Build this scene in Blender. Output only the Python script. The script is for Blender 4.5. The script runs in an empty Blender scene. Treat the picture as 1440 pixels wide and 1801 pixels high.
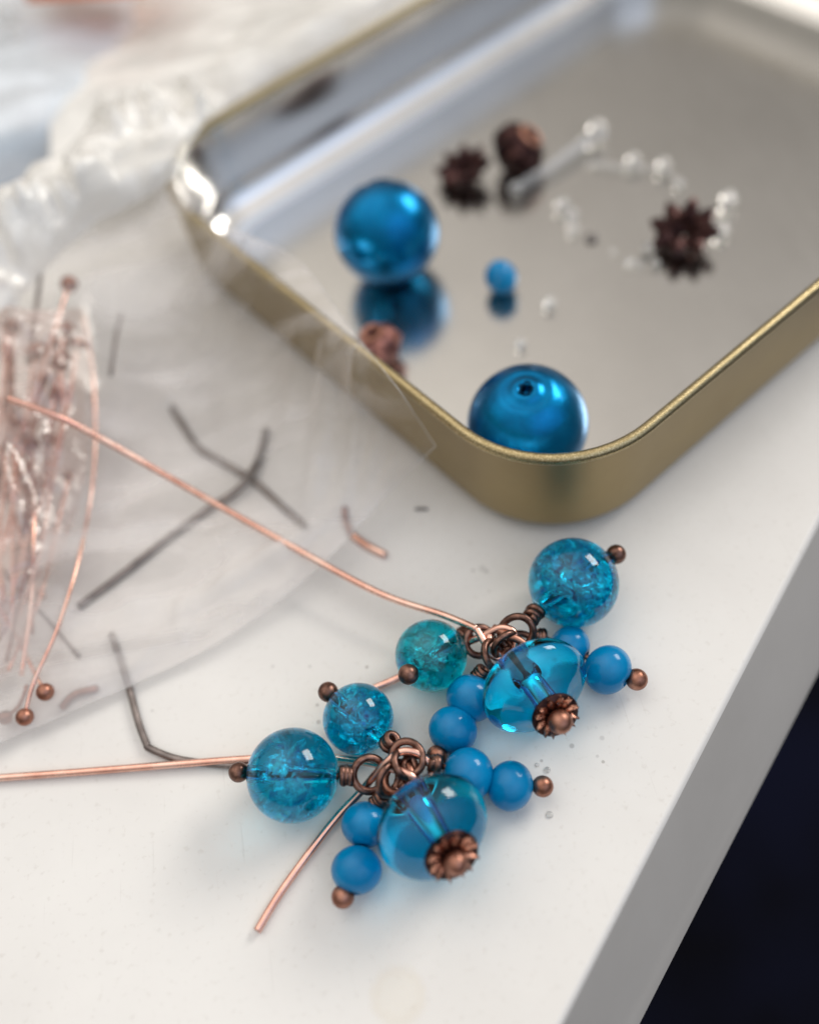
import bpy, bmesh, math, random
from mathutils import Vector, Matrix, noise
random.seed(7)
MM = 0.001                      # everything below is written in millimetres
SC = bpy.context.scene
COL = SC.collection
V = Vector
# ------------------------------------------------------------------ camera
F_PX, IW, IH, CAM_H = 1700.0, 1440.0, 1801.0, 84.0
_p, _r = math.radians(55), math.radians(12)
_F = V((0, math.cos(_p), -math.sin(_p))); _R = V((1, 0, 0)); _U = _R.cross(_F)
CR = math.cos(_r)*_R - math.sin(_r)*_U
CU = math.sin(_r)*_R + math.cos(_r)*_U
CF = _F
CAM = V((0, 0, CAM_H))
cam_d = bpy.data.cameras.new("camera"); cam = bpy.data.objects.new("camera", cam_d); COL.objects.link(cam)
m = Matrix.Identity(4)
for i in range(3):
    m[i][0] = CR[i]; m[i][1] = CU[i]; m[i][2] = -CF[i]; m[i][3] = CAM[i]*MM
cam.matrix_world = m
cam_d.sensor_fit = 'VERTICAL'; cam_d.sensor_height = 36.0
cam_d.lens = F_PX/IH*36.0
cam_d.clip_start = 0.005; cam_d.clip_end = 20
cam_d.dof.use_dof = True
cam_d.dof.focus_distance = 0.0855
cam_d.dof.aperture_fstop = cam_d.lens/3.8
SC.camera = cam
SC.view_settings.view_transform = 'Standard'; SC.view_settings.look = 'None'
SC.view_settings.exposure = 0.06; SC.view_settings.gamma = 1.0
SC.render.engine = 'CYCLES'
SC.cycles.use_denoising = True
SC.cycles.max_bounces = 16; SC.cycles.transmission_bounces = 12; SC.cycles.transparent_max_bounces = 24
SC.cycles.sample_clamp_indirect = 12.0
# ------------------------------------------------------------------ the room's light
W = bpy.data.worlds.new("World"); SC.world = W; W.use_nodes = True
nt = W.node_tree; nt.nodes.clear()
out = nt.nodes.new('ShaderNodeOutputWorld'); bg = nt.nodes.new('ShaderNodeBackground')
tc = nt.nodes.new('ShaderNodeTexCoord'); sx = nt.nodes.new('ShaderNodeSeparateXYZ')
cr = nt.nodes.new('ShaderNodeValToRGB')
nt.links.new(tc.outputs['Generated'], sx.inputs[0])
mr = nt.nodes.new('ShaderNodeMapRange'); mr.inputs[1].default_value = -1; mr.inputs[2].default_value = 1
nt.links.new(sx.outputs['Z'], mr.inputs[0]); nt.links.new(mr.outputs[0], cr.inputs[0])
e = cr.color_ramp.elements
e[0].position = 0.0; e[0].color = (.02, .02, .022, 1)
e[1].position = 1.0; e[1].color = (1.05, 1.0, .95, 1)
for pp, cc in ((.46, (.05, .05, .05)), (.58, (.19, .18, .17)), (.76, (.46, .44, .41)), (.88, (.82, .79, .75))):
    x_ = e.new(pp); x_.color = (*cc, 1)
def wdot(d, a, b, lo, hi):          # how far a direction points towards d, remapped
    v = nt.nodes.new('ShaderNodeVectorMath'); v.operation = 'DOT_PRODUCT'
    nt.links.new(tc.outputs['Generated'], v.inputs[0]); v.inputs[1].default_value = Vector(d).normalized()
    q = nt.nodes.new('ShaderNodeMapRange'); q.interpolation_type = 'SMOOTHSTEP'
    for i, k in enumerate((a, b, lo, hi)): q.inputs[i+1].default_value = k
    nt.links.new(v.outputs['Value'], q.inputs[0]); return q.outputs[0]
def wmul(c_sock, f_sock, colr):
    x = nt.nodes.new('ShaderNodeMix'); x.data_type = 'RGBA'; x.blend_type = 'MULTIPLY'
    nt.links.new(f_sock, x.inputs[0]); nt.links.new(c_sock, x.inputs[6]); x.inputs[7].default_value = (*colr, 1)
    return x.outputs[2]
wc = wmul(cr.outputs[0], wdot((.75, .60, .40), .45, .95, 0, 1), (.50, .50, .51))      # the room's duller far wall
wc = wmul(wc, wdot((.62, -.62, .50), .68, .95, 0, 1), (1.45, 1.7, 2.2))                # cool daylight side of the room
wc = wmul(wc, wdot((-.25, .72, .65), .45, .97, 0, 1), (1.95, 1.90, 1.84))                 # the brightly lit back of the room, behind the tin
nt.links.new(wc, bg.inputs[0]); bg.inputs[1].default_value = 0.95
nt.links.new(bg.outputs[0], out.inputs[0])

def area(name, direction, dist, sx_, sy_, watts, col, aim=(0, 50, 0)):
    d = bpy.data.lights.new(name, 'AREA'); d.shape = 'RECTANGLE'
    d.size = sx_; d.size_y = sy_; d.energy = watts; d.color = col
    o = bpy.data.objects.new(name, d); COL.objects.link(o)
    dv = V(direction).normalized()
    o.location = (V(aim)*MM) + dv*dist
    o.rotation_euler = dv.to_track_quat('Z', 'Y').to_euler()
    return o
area("window_light", (.80, .44, .58), 2.2, 0.95, 0.70, 25, (1.0, .955, .89))

# ------------------------------------------------------------------ helpers
def ray(px, py):
    return CF + CR*((px-IW/2)/F_PX) - CU*((py-IH/2)/F_PX)
def P(px, py, z=0.0):
    d = ray(px, py); t = (z-CAM_H)/d.z
    return CAM + d*t
def dep(p): return (p-CAM).dot(CF)
def pxmm(p): return F_PX/dep(p)
def cv(r, u, b):                      # direction given as right / up / towards viewer
    return (CR*r + CU*u - CF*b).normalized()
def on_table(px, py, rpx, z0=0.0, k=1.0):
    z = 2.0
    for _ in range(12):
        p = P(px, py, z); r = rpx/pxmm(p); z = z0 + r*k
    return p, r

def link(o, parent=None):
    COL.objects.link(o)
    if parent is not None: o.parent = parent
    return o
def mesh(name, verts, faces, mat, parent=None, smooth=True, origin=None, data_only=False):
    me = bpy.data.meshes.new(name)
    o0 = V(origin) if origin is not None else V((0, 0, 0))
    me.from_pydata([tuple((V(v)-o0)*MM) for v in verts], [], faces)
    if mat: me.materials.append(mat)
    if smooth: me.polygons.foreach_set('use_smooth', [True]*len(me.polygons))
    me.update()
    if data_only: return me
    o = bpy.data.objects.new(name, me)
    off = o0.copy()
    link(o, parent)
    if parent is not None: off = off - parent_world(parent)
    o.location = off*MM
    return o
_pw = {}
def parent_world(p):
    return world_mm(p)
def world_mm(o):
    v = V(o.location)/MM
    return v + (world_mm(o.parent) if o.parent else V((0, 0, 0)))
def tag(o, label=None, cat=None, group=None, kind=None):
    if label: o['label'] = label
    if cat: o['category'] = cat
    if group: o['group'] = group
    if kind: o['kind'] = kind
    return o
def thing(name, loc, label, cat, group=None):
    o = bpy.data.objects.new(name, None); o.empty_display_size = 0.003
    link(o); o.location = V(loc)*MM
    return tag(o, label, cat, group)

class G:
    def __init__(s): s.v = []; s.f = []
    def add(s, v, f):
        b = len(s.v); s.v += [V(x) for x in v]; s.f += [tuple(i+b for i in q) for q in f]
def spline(pts, n=8, closed=False):
    pts = [V(p) for p in pts]; res = []
    N = len(pts); rng = N if closed else N-1
    for i in range(rng):
        if closed: a, b, c, d = pts[(i-1) % N], pts[i], pts[(i+1) % N], pts[(i+2) % N]
        else: a, b, c, d = pts[max(i-1, 0)], pts[i], pts[i+1], pts[min(i+2, N-1)]
        for k in range(n):
            t = k/n
            res.append(.5*((2*b)+(c-a)*t+(2*a-5*b+4*c-d)*t*t+(3*b-a-3*c+d)*t**3))
    if not closed: res.append(pts[-1])
    return res
def tube(g, path, r, ns=10, closed=False, cap=True):
    n = len(path); rr = r if callable(r) else (lambda t: r)
    T = []
    for i in range(n):
        if closed: t = path[(i+1) % n]-path[i-1]
        else: t = path[min(i+1, n-1)]-path[max(i-1, 0)]
        T.append(t.normalized())
    nrm = T[0].orthogonal().normalized(); vs = []; fs = []
    for i in range(n):
        nrm = (nrm - T[i]*nrm.dot(T[i]))
        nrm = nrm.normalized() if nrm.length > 1e-6 else T[i].orthogonal().normalized()
        b = T[i].cross(nrm); R_ = rr(i/max(1, n-1))
        for k in range(ns):
            a = 2*math.pi*k/ns
            vs.append(path[i]+(nrm*math.cos(a)+b*math.sin(a))*R_)
    for i in range(n if closed else n-1):
        j = (i+1) % n
        for k in range(ns):
            k2 = (k+1) % ns
            fs.append((i*ns+k, j*ns+k, j*ns+k2, i*ns+k2))
    if cap and not closed:
        fs.append(tuple(range(ns))); fs.append(tuple((n-1)*ns+k for k in reversed(range(ns))))
    g.add(vs, fs)
def lathe(g, prof, c, ax, ns=48, closed=False, mod=None):
    """prof: (radius, axial) pairs; axis ax through c"""
    ax = V(ax).normalized(); e1 = ax.orthogonal().normalized(); e2 = ax.cross(e1); c = V(c)
    vs = []; fs = []; n = len(prof)
    for (r, h) in prof:
        for k in range(ns):
            a = 2*math.pi*k/ns
            rr, hh = (r, h) if mod is None else mod(r, h, a)
            vs.append(c+ax*hh+(e1*math.cos(a)+e2*math.sin(a))*rr)
    for i in range(n if closed else n-1):
        j = (i+1) % n
        for k in range(ns):
            k2 = (k+1) % ns
            fs.append((i*ns+k, i*ns+k2, j*ns+k2, j*ns+k))
    if not closed:
        fs.append(tuple(reversed(range(ns)))); fs.append(tuple((n-1)*ns+k for k in range(ns)))
    g.add(vs, fs)
def ball(g, c, r, ax=(0, 0, 1), ns=28, nr=16, sq=1.0):
    lathe(g, [(r*math.sin(math.pi*i/nr)*1.0+1e-4, -r*sq*math.cos(math.pi*i/nr)) for i in range(nr+1)], c, ax, ns)
def fixn(o):
    bm = bmesh.new(); bm.from_mesh(o.data if hasattr(o, 'data') else o)
    bmesh.ops.recalc_face_normals(bm, faces=bm.faces)
    bm.to_mesh(o.data if hasattr(o, 'data') else o); bm.free(); return o
def build(g, name, mat, parent=None, smooth=True, origin=None):
    if origin is None:
        origin = parent_world(parent) if parent is not None else sum(g.v, V((0, 0, 0)))/len(g.v)
    return fixn(mesh(name, g.v, g.f, mat, parent, smooth, origin))

# ------------------------------------------------------------------ materials
def mat(name):
    m_ = bpy.data.materials.new(name); m_.use_nodes = True
    n = m_.node_tree; b = n.nodes['Principled BSDF']
    return m_, n, b
def N(nt_, typ, **kw):
    o = nt_.nodes.new(typ)
    for k, v in kw.items():
        if hasattr(o, k): setattr(o, k, v)
        else: o.inputs[k].default_value = v
    return o
def L(nt_, a, b): nt_.links.new(a, b)
def objco(n, scale=1000.0):
    t = N(n, 'ShaderNodeTexCoord'); mp = N(n, 'ShaderNodeMapping')
    mp.inputs['Scale'].default_value = (scale,)*3
    L(n, t.outputs['Object'], mp.inputs[0]); return mp.outputs[0]
def noise_ramp(n, co, scale, stops, detail=4, rough=.6):
    nz = N(n, 'ShaderNodeTexNoise'); nz.inputs['Scale'].default_value = scale
    nz.inputs['Detail'].default_value = detail; nz.inputs['Roughness'].default_value = rough
    L(n, co, nz.inputs['Vector']); r = N(n, 'ShaderNodeValToRGB')
    el = r.color_ramp.elements
    while len(el) > 1: el.remove(el[-1])
    el[0].position = stops[0][0]; el[0].color = (*stops[0][1], 1)
    for p_, c_ in stops[1:]:
        k = el.new(p_); k.color = (*c_, 1)
    L(n, nz.outputs['Fac'], r.inputs[0]); return r.outputs[0], nz
def bump(n, b, fac, dist, strength=.5):
    bp = N(n, 'ShaderNodeBump'); bp.inputs['Strength'].default_value = strength
    bp.inputs['Distance'].default_value = dist*MM
    L(n, fac, bp.inputs['Height']); L(n, bp.outputs[0], b.inputs['Normal']); return bp

def metal(name, stops, rough, rvar=.15, nscale=1.2, bs=.25, bd=.05):
    m_, n, b = mat(name); co = objco(n)
    c, nz = noise_ramp(n, co, nscale, stops); L(n, c, b.inputs['Base Color'])
    b.inputs['Metallic'].default_value = 1.0
    r = N(n, 'ShaderNodeMapRange'); r.inputs[3].default_value = rough-rvar; r.inputs[4].default_value = rough+rvar
    L(n, nz.outputs['Fac'], r.inputs[0]); L(n, r.outputs[0], b.inputs['Roughness'])
    nz2 = N(n, 'ShaderNodeTexNoise'); nz2.inputs['Scale'].default_value = nscale*5; L(n, co, nz2.inputs['Vector'])
    bump(n, b, nz2.outputs['Fac'], bd, bs); return m_
M = {}
M['antique'] = metal('antique copper', [(.3, (.07, .04, .033)), (.5, (.18, .098, .077)), (.7, (.36, .20, .15))], .34)
M['antique_red'] = metal('antique copper ball', [(.3, (.20, .09, .06)), (.5, (.36, .17, .12)), (.75, (.55, .30, .22))], .40, .1, .9, .3, .06)
M['darkcop'] = metal('blackened copper', [(.3, (.02, .010, .010)), (.55, (.06, .03, .028)), (.75, (.18, .09, .08))], .42, .1, .8)
M['wire'] = metal('bright copper wire', [(.3, (.72, .38, .30)), (.5, (.88, .53, .43)), (.7, (.96, .70, .60))], .27, .06, .35, .15, .03)
M['oldwire'] = metal('dull dark wire', [(.3, (.15, .13, .125)), (.6, (.27, .235, .225)), (.75, (.40, .34, .32))], .45, .08, .6)
M['spacer'] = metal('reddish spacer copper', [(.3, (.10, .04, .035)), (.55, (.28, .13, .11)), (.75, (.48, .26, .22))], .4, .08, 1.0, .4, .08)
M['cap'] = metal('copper bead cap', [(.35, (.06, .025, .02)), (.5, (.26, .11, .075)), (.68, (.80, .44, .32))], .27, .08, 1.8, .4, .08)

def glass(name, col, ior=1.5, rough=0.0, stops=None, bumpd=0):
    m_, n, b = mat(name)
    b.inputs['Base Color'].default_value = (*col, 1); b.inputs['Transmission Weight'].default_value = 1.0
    b.inputs['Roughness'].default_value = rough; b.inputs['IOR'].default_value = ior
    if stops:
        co = objco(n); c, nz = noise_ramp(n, co, .35, stops, 3); L(n, c, b.inputs['Base Color'])
    if bumpd:
        co = objco(n); nz = N(n, 'ShaderNodeTexNoise'); nz.inputs['Scale'].default_value = .5
        L(n, co, nz.inputs['Vector']); bump(n, b, nz.outputs['Fac'], bumpd, .6)
    return m_
M['crackle_blue'] = glass('blue crackle glass', (.001, .64, .90), 1.45, .0)
M['crackle_teal'] = glass('teal crackle glass', (.002, .76, .98), 1.45, .0)
M['disc_blue'] = glass('clear blue glass', (.002, .57, .93), 1.47, 0.0, None, 0)
m_, n, b = mat('pale frosted bore'); b.inputs['Base Color'].default_value = (.5, .92, 1.0, 1); b.inputs['Roughness'].default_value = .4
b.inputs['Transmission Weight'].default_value = .35; M['core'] = m_
M['crackle_bright'] = glass('bright blue crackle glass', (.002, .71, 1.0), 1.45, .0)
def crackmat(name, col, hot):
    m_ = bpy.data.materials.new(name); m_.use_nodes = True; n = m_.node_tree; n.nodes.clear()
    o = N(n, 'ShaderNodeOutputMaterial'); co = objco(n)
    tr = N(n, 'ShaderNodeBsdfTransparent'); tr.inputs[0].default_value = (*col, 1)
    gl = N(n, 'ShaderNodeBsdfGlossy'); gl.inputs[0].default_value = (*hot, 1); gl.inputs['Roughness'].default_value = .24
    df = N(n, 'ShaderNodeBsdfTranslucent'); df.inputs[0].default_value = (*hot, 1)
    nz = N(n, 'ShaderNodeTexNoise'); nz.inputs['Scale'].default_value = 1.9; nz.inputs['Detail'].default_value = 5
    L(n, co, nz.inputs['Vector'])
    bp = N(n, 'ShaderNodeBump'); bp.inputs['Distance'].default_value = .35*MM; bp.inputs['Strength'].default_value = 1.0
    L(n, nz.outputs['Fac'], bp.inputs['Height']); L(n, bp.outputs[0], gl.inputs['Normal'])
    r = N(n, 'ShaderNodeValToRGB'); r.color_ramp.elements[0].position = .40; r.color_ramp.elements[1].position = .50
    L(n, nz.outputs['Fac'], r.inputs[0])
    ad = N(n, 'ShaderNodeMixShader'); ad.inputs[0].default_value = .12
    L(n, gl.outputs[0], ad.inputs[1]); L(n, df.outputs[0], ad.inputs[2])
    t2 = N(n, 'ShaderNodeBsdfTransparent'); t2.inputs[0].default_value = (.15, .62, .85, 1)  # dark surroundings refracted by the cracks, put into the flakes' colour
    nq = N(n, 'ShaderNodeTexNoise'); nq.inputs['Scale'].default_value = 1.1; L(n, co, nq.inputs['Vector'])
    rq = N(n, 'ShaderNodeValToRGB'); rq.color_ramp.elements[0].position = .52; rq.color_ramp.elements[1].position = .60
    L(n, nq.outputs['Fac'], rq.inputs[0])
    tm = N(n, 'ShaderNodeMixShader'); L(n, rq.outputs[0], tm.inputs[0]); L(n, tr.outputs[0], tm.inputs[1]); L(n, t2.outputs[0], tm.inputs[2])
    mx = N(n, 'ShaderNodeMixShader'); L(n, r.outputs[0], mx.inputs[0])
    L(n, tm.outputs[0], mx.inputs[1]); L(n, ad.outputs[0], mx.inputs[2]); L(n, mx.outputs[0], o.inputs[0])
    return m_
M['crack_b'] = crackmat('fracture faces blue', (.6, .93, 1), (.35, .93, 1.0))
M['crack_t'] = crackmat('fracture faces teal', (.6, .95, .95), (.45, 1.0, .97))

m_, n, b = mat('opaque blue glass')
b.inputs['Base Color'].default_value = (.0, .23, .56, 1); b.inputs['Roughness'].default_value = .28
b.inputs['Subsurface Weight'].default_value = .12; b.inputs['Subsurface Radius'].default_value = (.2, .5, 1.0)
b.inputs['Subsurface Scale'].default_value = .0012
b.inputs['Coat Weight'].default_value = .4; b.inputs['Coat Roughness'].default_value = .03; b.inputs['Specular IOR Level'].default_value = .12
co = objco(n); c, nz = noise_ramp(n, co, .4, [(.35, (.0, .185, .42)), (.65, (.0, .235, .50))]); L(n, c, b.inputs['Base Color'])
M['opaque_blue'] = m_
m_, n, b = mat('blue pearl coating')
b.inputs['Metallic'].default_value = .95; b.inputs['Roughness'].default_value = .31
b.inputs['Coat Weight'].default_value = .10; b.inputs['Coat Roughness'].default_value = .06
co = objco(n); c, nz = noise_ramp(n, co, .25, [(.35, (.0, .12, .29)), (.65, (.0, .195, .44))]); L(n, c, b.inputs['Base Color'])
bump(n, b, nz.outputs['Fac'], .5, .25)
M['pearl'] = m_
M['hole'] = metal('dark bore', [(.4, (.004, .02, .05)), (.6, (.01, .05, .10))], .6)

M['gold'] = metal('matte gold lacquer', [(.3, (.33, .255, .135)), (.7, (.37, .29, .155))], .40, .02, .12, .1, .02)
M['rim'] = metal('speckled gold rim', [(.36, (.33, .255, .13)), (.5, (.43, .35, .19)), (.66, (.62, .52, .31))], .30, .05, 6.0, .35, .04)
for key_, nm_, r0_, r1_ in (('tin', 'bare tinplate', .10, .24), ('tinfloor', 'scuffed tinplate floor', .15, .23)):
    m_, n, b = mat(nm_)
    co = objco(n)
    c, nz = noise_ramp(n, co, .035, [(.3, (.78, .775, .76)), (.7, (.87, .86, .845))], 5)
    L(n, c, b.inputs['Base Color']); b.inputs['Metallic'].default_value = 1.0
    if key_ == 'tinfloor': c, _n = noise_ramp(n, co, .05, [(.3, (.50, .488, .465)), (.7, (.56, .548, .525))], 5); L(n, c, b.inputs['Base Color'])
    mp = N(n, 'ShaderNodeMapping'); mp.inputs['Scale'].default_value = (.25, .06, 1); mp.inputs['Rotation'].default_value = (0, 0, .4)
    L(n, co, mp.inputs[0]); nz2 = N(n, 'ShaderNodeTexNoise'); nz2.inputs['Scale'].default_value = 2.5; L(n, mp.outputs[0], nz2.inputs['Vector'])
    r = N(n, 'ShaderNodeMapRange'); r.inputs[3].default_value = r0_; r.inputs[4].default_value = r1_
    L(n, nz2.outputs['Fac'], r.inputs[0]); L(n, r.outputs[0], b.inputs['Roughness'])
    M[key_] = m_


# white painted sill with specks, scuffs, a faint ring stain
m_, n, b = mat('white painted sill')
t = N(n, 'ShaderNodeTexCoord'); mp = N(n, 'ShaderNodeMapping'); mp.inputs['Scale'].default_value = (1000,)*3
L(n, t.outputs['Object'], mp.inputs[0]); co = mp.outputs[0]
c, nz = noise_ramp(n, co, .03, [(.3, (.71, .695, .67)), (.7, (.80, .79, .765))], 5)
def mixc(a_sock, fac_sock, colr):
    x = N(n, 'ShaderNodeMix', data_type='RGBA'); L(n, fac_sock, x.inputs[0]); L(n, a_sock, x.inputs[6])
    x.inputs[7].default_value = (*colr, 1); return x.outputs[2]
def ramp2(sock, a, b_, lo=0., hi=1.):
    x = N(n, 'ShaderNodeMapRange'); x.interpolation_type = 'SMOOTHSTEP'
    x.inputs[1].default_value = a; x.inputs[2].default_value = b_; x.inputs[3].default_value = lo; x.inputs[4].default_value = hi
    L(n, sock, x.inputs[0]); return x.outputs[0]
def mth(op, a, b_=None):
    x = N(n, 'ShaderNodeMath', operation=op)
    for i, s in enumerate((a, b_)):
        if s is None: continue
        if isinstance(s, (int, float)): x.inputs[i].default_value = s
        else: L(n, s, x.inputs[i])
    return x.outputs[0]
vor = N(n, 'ShaderNodeTexVoronoi'); vor.inputs['Scale'].default_value = .22; L(n, co, vor.inputs['Vector'])
nzs = N(n, 'ShaderNodeTexNoise'); nzs.inputs['Scale'].default_value = .12; L(n, co, nzs.inputs['Vector'])
speck = mth('MULTIPLY', ramp2(vor.outputs['Distance'], .045, .03), ramp2(nzs.outputs['Fac'], .44, .54))
nzf = N(n, 'ShaderNodeTexNoise'); nzf.inputs['Scale'].default_value = 1.6; nzf.inputs['Detail'].default_value = 6; L(n, co, nzf.inputs['Vector'])
c = mixc(c, mth('MULTIPLY', ramp2(nzf.outputs['Fac'], .57, .74), .3), (.55, .52, .48))
c = mixc(c, mth('MULTIPLY', speck, .55), (.30, .27, .25))
# thin scratches
mp2 = N(n, 'ShaderNodeMapping'); mp2.inputs['Rotation'].default_value = (0, 0, .9); mp2.inputs['Scale'].default_value = (3.0, .12, 1)
L(n, co, mp2.inputs[0]); nsc = N(n, 'ShaderNodeTexNoise'); nsc.inputs['Scale'].default_value = 1.0; nsc.inputs['Detail'].default_value = 2; L(n, mp2.outputs[0], nsc.inputs['Vector'])
c = mixc(c, mth('MULTIPLY', ramp2(nsc.outputs['Fac'], .68, .76), .2), (.5, .48, .45))
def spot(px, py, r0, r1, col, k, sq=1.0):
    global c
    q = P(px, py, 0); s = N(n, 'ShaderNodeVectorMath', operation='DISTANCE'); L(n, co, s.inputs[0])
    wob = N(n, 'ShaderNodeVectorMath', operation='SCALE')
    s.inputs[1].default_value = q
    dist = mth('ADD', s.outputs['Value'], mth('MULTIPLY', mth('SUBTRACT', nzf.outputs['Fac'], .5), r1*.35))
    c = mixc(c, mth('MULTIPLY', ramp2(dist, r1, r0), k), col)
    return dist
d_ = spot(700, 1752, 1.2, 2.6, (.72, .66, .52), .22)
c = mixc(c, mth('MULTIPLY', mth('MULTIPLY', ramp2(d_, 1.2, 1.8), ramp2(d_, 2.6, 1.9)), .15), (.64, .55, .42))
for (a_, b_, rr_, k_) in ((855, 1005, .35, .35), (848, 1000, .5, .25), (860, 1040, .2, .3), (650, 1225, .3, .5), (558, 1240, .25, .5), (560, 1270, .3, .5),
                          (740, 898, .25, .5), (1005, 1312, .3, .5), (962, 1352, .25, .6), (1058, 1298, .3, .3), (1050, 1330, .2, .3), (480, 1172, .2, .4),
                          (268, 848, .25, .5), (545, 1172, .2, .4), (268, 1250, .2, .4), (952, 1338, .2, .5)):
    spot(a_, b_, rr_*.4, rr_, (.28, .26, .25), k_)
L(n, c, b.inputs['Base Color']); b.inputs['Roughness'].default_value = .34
b.inputs['Specular IOR Level'].default_value = .35
nzb = N(n, 'ShaderNodeTexNoise'); nzb.inputs['Scale'].default_value = .25; nzb.inputs['Detail'].default_value = 4; L(n, co, nzb.inputs['Vector'])
bump(n, b, nzb.outputs['Fac'], .12, .35)
M['sill'] = m_
m_, n, b = mat('navy cloth'); co = objco(n)
c, nz = noise_ramp(n, co, .008, [(.35, (.0015, .0015, .003)), (.6, (.004, .005, .016)), (.8, (.008, .010, .032))], 4)
L(n, c, b.inputs['Base Color']); b.inputs['Roughness'].default_value = .95; b.inputs['Specular IOR Level'].default_value = .1
M['navy'] = m_
m_, n, b = mat('grey sill edge'); co = objco(n); c, nz = noise_ramp(n, co, .05, [(.3, (.40, .385, .365)), (.7, (.45, .435, .415))], 5); L(n, c, b.inputs['Base Color']); b.inputs['Roughness'].default_value = .55
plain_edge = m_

def film(name, tint, haze, hazecol, gloss=.18, rough=.12, bscale=.12, bdist=.6, ior=1.5, fm=.85, hvar=None, tlm=.35):
    m_ = bpy.data.materials.new(name); m_.use_nodes = True; n = m_.node_tree; n.nodes.clear()
    o = N(n, 'ShaderNodeOutputMaterial'); co = objco(n)
    tr = N(n, 'ShaderNodeBsdfTransparent'); tr.inputs[0].default_value = (*tint, 1)
    gl = N(n, 'ShaderNodeBsdfGlossy'); gl.inputs['Roughness'].default_value = rough; gl.inputs[0].default_value = (1, .99, .97, 1)
    df = N(n, 'ShaderNodeBsdfDiffuse'); df.inputs[0].default_value = (*hazecol, 1)
    tl = N(n, 'ShaderNodeBsdfTranslucent'); tl.inputs[0].default_value = (*hazecol, 1)
    nz = N(n, 'ShaderNodeTexNoise'); nz.inputs['Scale'].default_value = bscale; nz.inputs['Detail'].default_value = 3; nz.inputs['Distortion'].default_value = 1.2
    L(n, co, nz.inputs['Vector'])
    bp = N(n, 'ShaderNodeBump'); bp.inputs['Distance'].default_value = bdist*MM; bp.inputs['Strength'].default_value = 1
    L(n, nz.outputs['Fac'], bp.inputs['Height']); L(n, bp.outputs[0], gl.inputs['Normal'])
    hz = N(n, 'ShaderNodeMixShader'); hz.inputs[0].default_value = tlm
    L(n, df.outputs[0], hz.inputs[1]); L(n, tl.outputs[0], hz.inputs[2])
    m1 = N(n, 'ShaderNodeMixShader'); m1.inputs[0].default_value = haze
    L(n, tr.outputs[0], m1.inputs[1]); L(n, hz.outputs[0], m1.inputs[2])
    if hvar:                      # the film is cloudier in folded and doubled places
        mpz = N(n, 'ShaderNodeMapping'); mpz.inputs['Rotation'].default_value = (0, 0, 1.25); mpz.inputs['Scale'].default_value = (.45, 1.5, 1)
        L(n, co, mpz.inputs[0])
        nh = N(n, 'ShaderNodeTexNoise'); nh.inputs['Scale'].default_value = hvar[0]; nh.inputs['Detail'].default_value = 4
        nh.inputs['Distortion'].default_value = .9; L(n, mpz.outputs[0], nh.inputs['Vector'])
        mh = N(n, 'ShaderNodeMapRange'); mh.interpolation_type = 'SMOOTHSTEP'
        for i_, k_ in enumerate((.40, .62, hvar[1], hvar[2])): mh.inputs[i_+1].default_value = k_
        L(n, nh.outputs['Fac'], mh.inputs[0]); L(n, mh.outputs[0], m1.inputs[0])
    fr = N(n, 'ShaderNodeFresnel'); fr.inputs[0].default_value = ior
    L(n, bp.outputs[0], fr.inputs['Normal'])
    ml = N(n, 'ShaderNodeMath', operation='MULTIPLY_ADD'); ml.inputs[1].default_value = fm; ml.inputs[2].default_value = gloss*.3
    ml.use_clamp = True
    L(n, fr.outputs[0], ml.inputs[0])
    m2 = N(n, 'ShaderNodeMixShader'); L(n, ml.outputs[0], m2.inputs[0])
    L(n, m1.outputs[0], m2.inputs[1]); L(n, gl.outputs[0], m2.inputs[2]); L(n, m2.outputs[0], o.inputs[0])
    return m_
M['film'] = film('clear plastic film', (1, .992, .99), .15, (1, .965, .955), .04, .13, .12, .7, 1.45, .45, (.065, .02, .34), .22)
M['film_milky'] = film('cloudy plastic film', (.98, .97, .96), .85, (1, .985, .94), .15, .22, .16, .8, 1.45, .6, (.1, .6, .95), .15)
M['film_pink'] = film('rosy plastic film', (.93, .86, .84), .3, (.84, .68, .63), .16, .16, .2, .8, 1.45, .9, (.16, .12, .38))
M['film_blue'] = film('bluish plastic film', (.90, .94, .98), .8, (.86, .92, .985), .2, .25, .1, .7, 1.45, .6, (.08, .55, .92), .15)
m_, n, b = mat('clear plastic seam'); b.inputs['Base Color'].default_value = (.9, .89, .87, 1); b.inputs['Roughness'].default_value = .2
b.inputs['Transmission Weight'].default_value = .5; M['seam'] = m_
m_, n, b = mat('clear plastic'); b.inputs['Base Color'].default_value = (.97, .97, .96, 1); b.inputs['Roughness'].default_value = .12
b.inputs['Transmission Weight'].default_value = .82; b.inputs['IOR'].default_value = 1.4; M['clearbit'] = m_
def plain(name, col, rough=.5):
    m_, n, b = mat(name); co = objco(n)
    c, nz = noise_ramp(n, co, .08, [(.3, tuple(x*.85 for x in col)), (.7, col)]); L(n, c, b.inputs['Base Color'])
    b.inputs['Roughness'].default_value = rough; return m_
M['orange'] = plain('orange paper', (.85, .28, .12)); M['paleblue'] = plain('pale blue card', (.38, .54, .68))
M['bore_chip'] = plain('grey chip', (.20, .18, .17))

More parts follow.
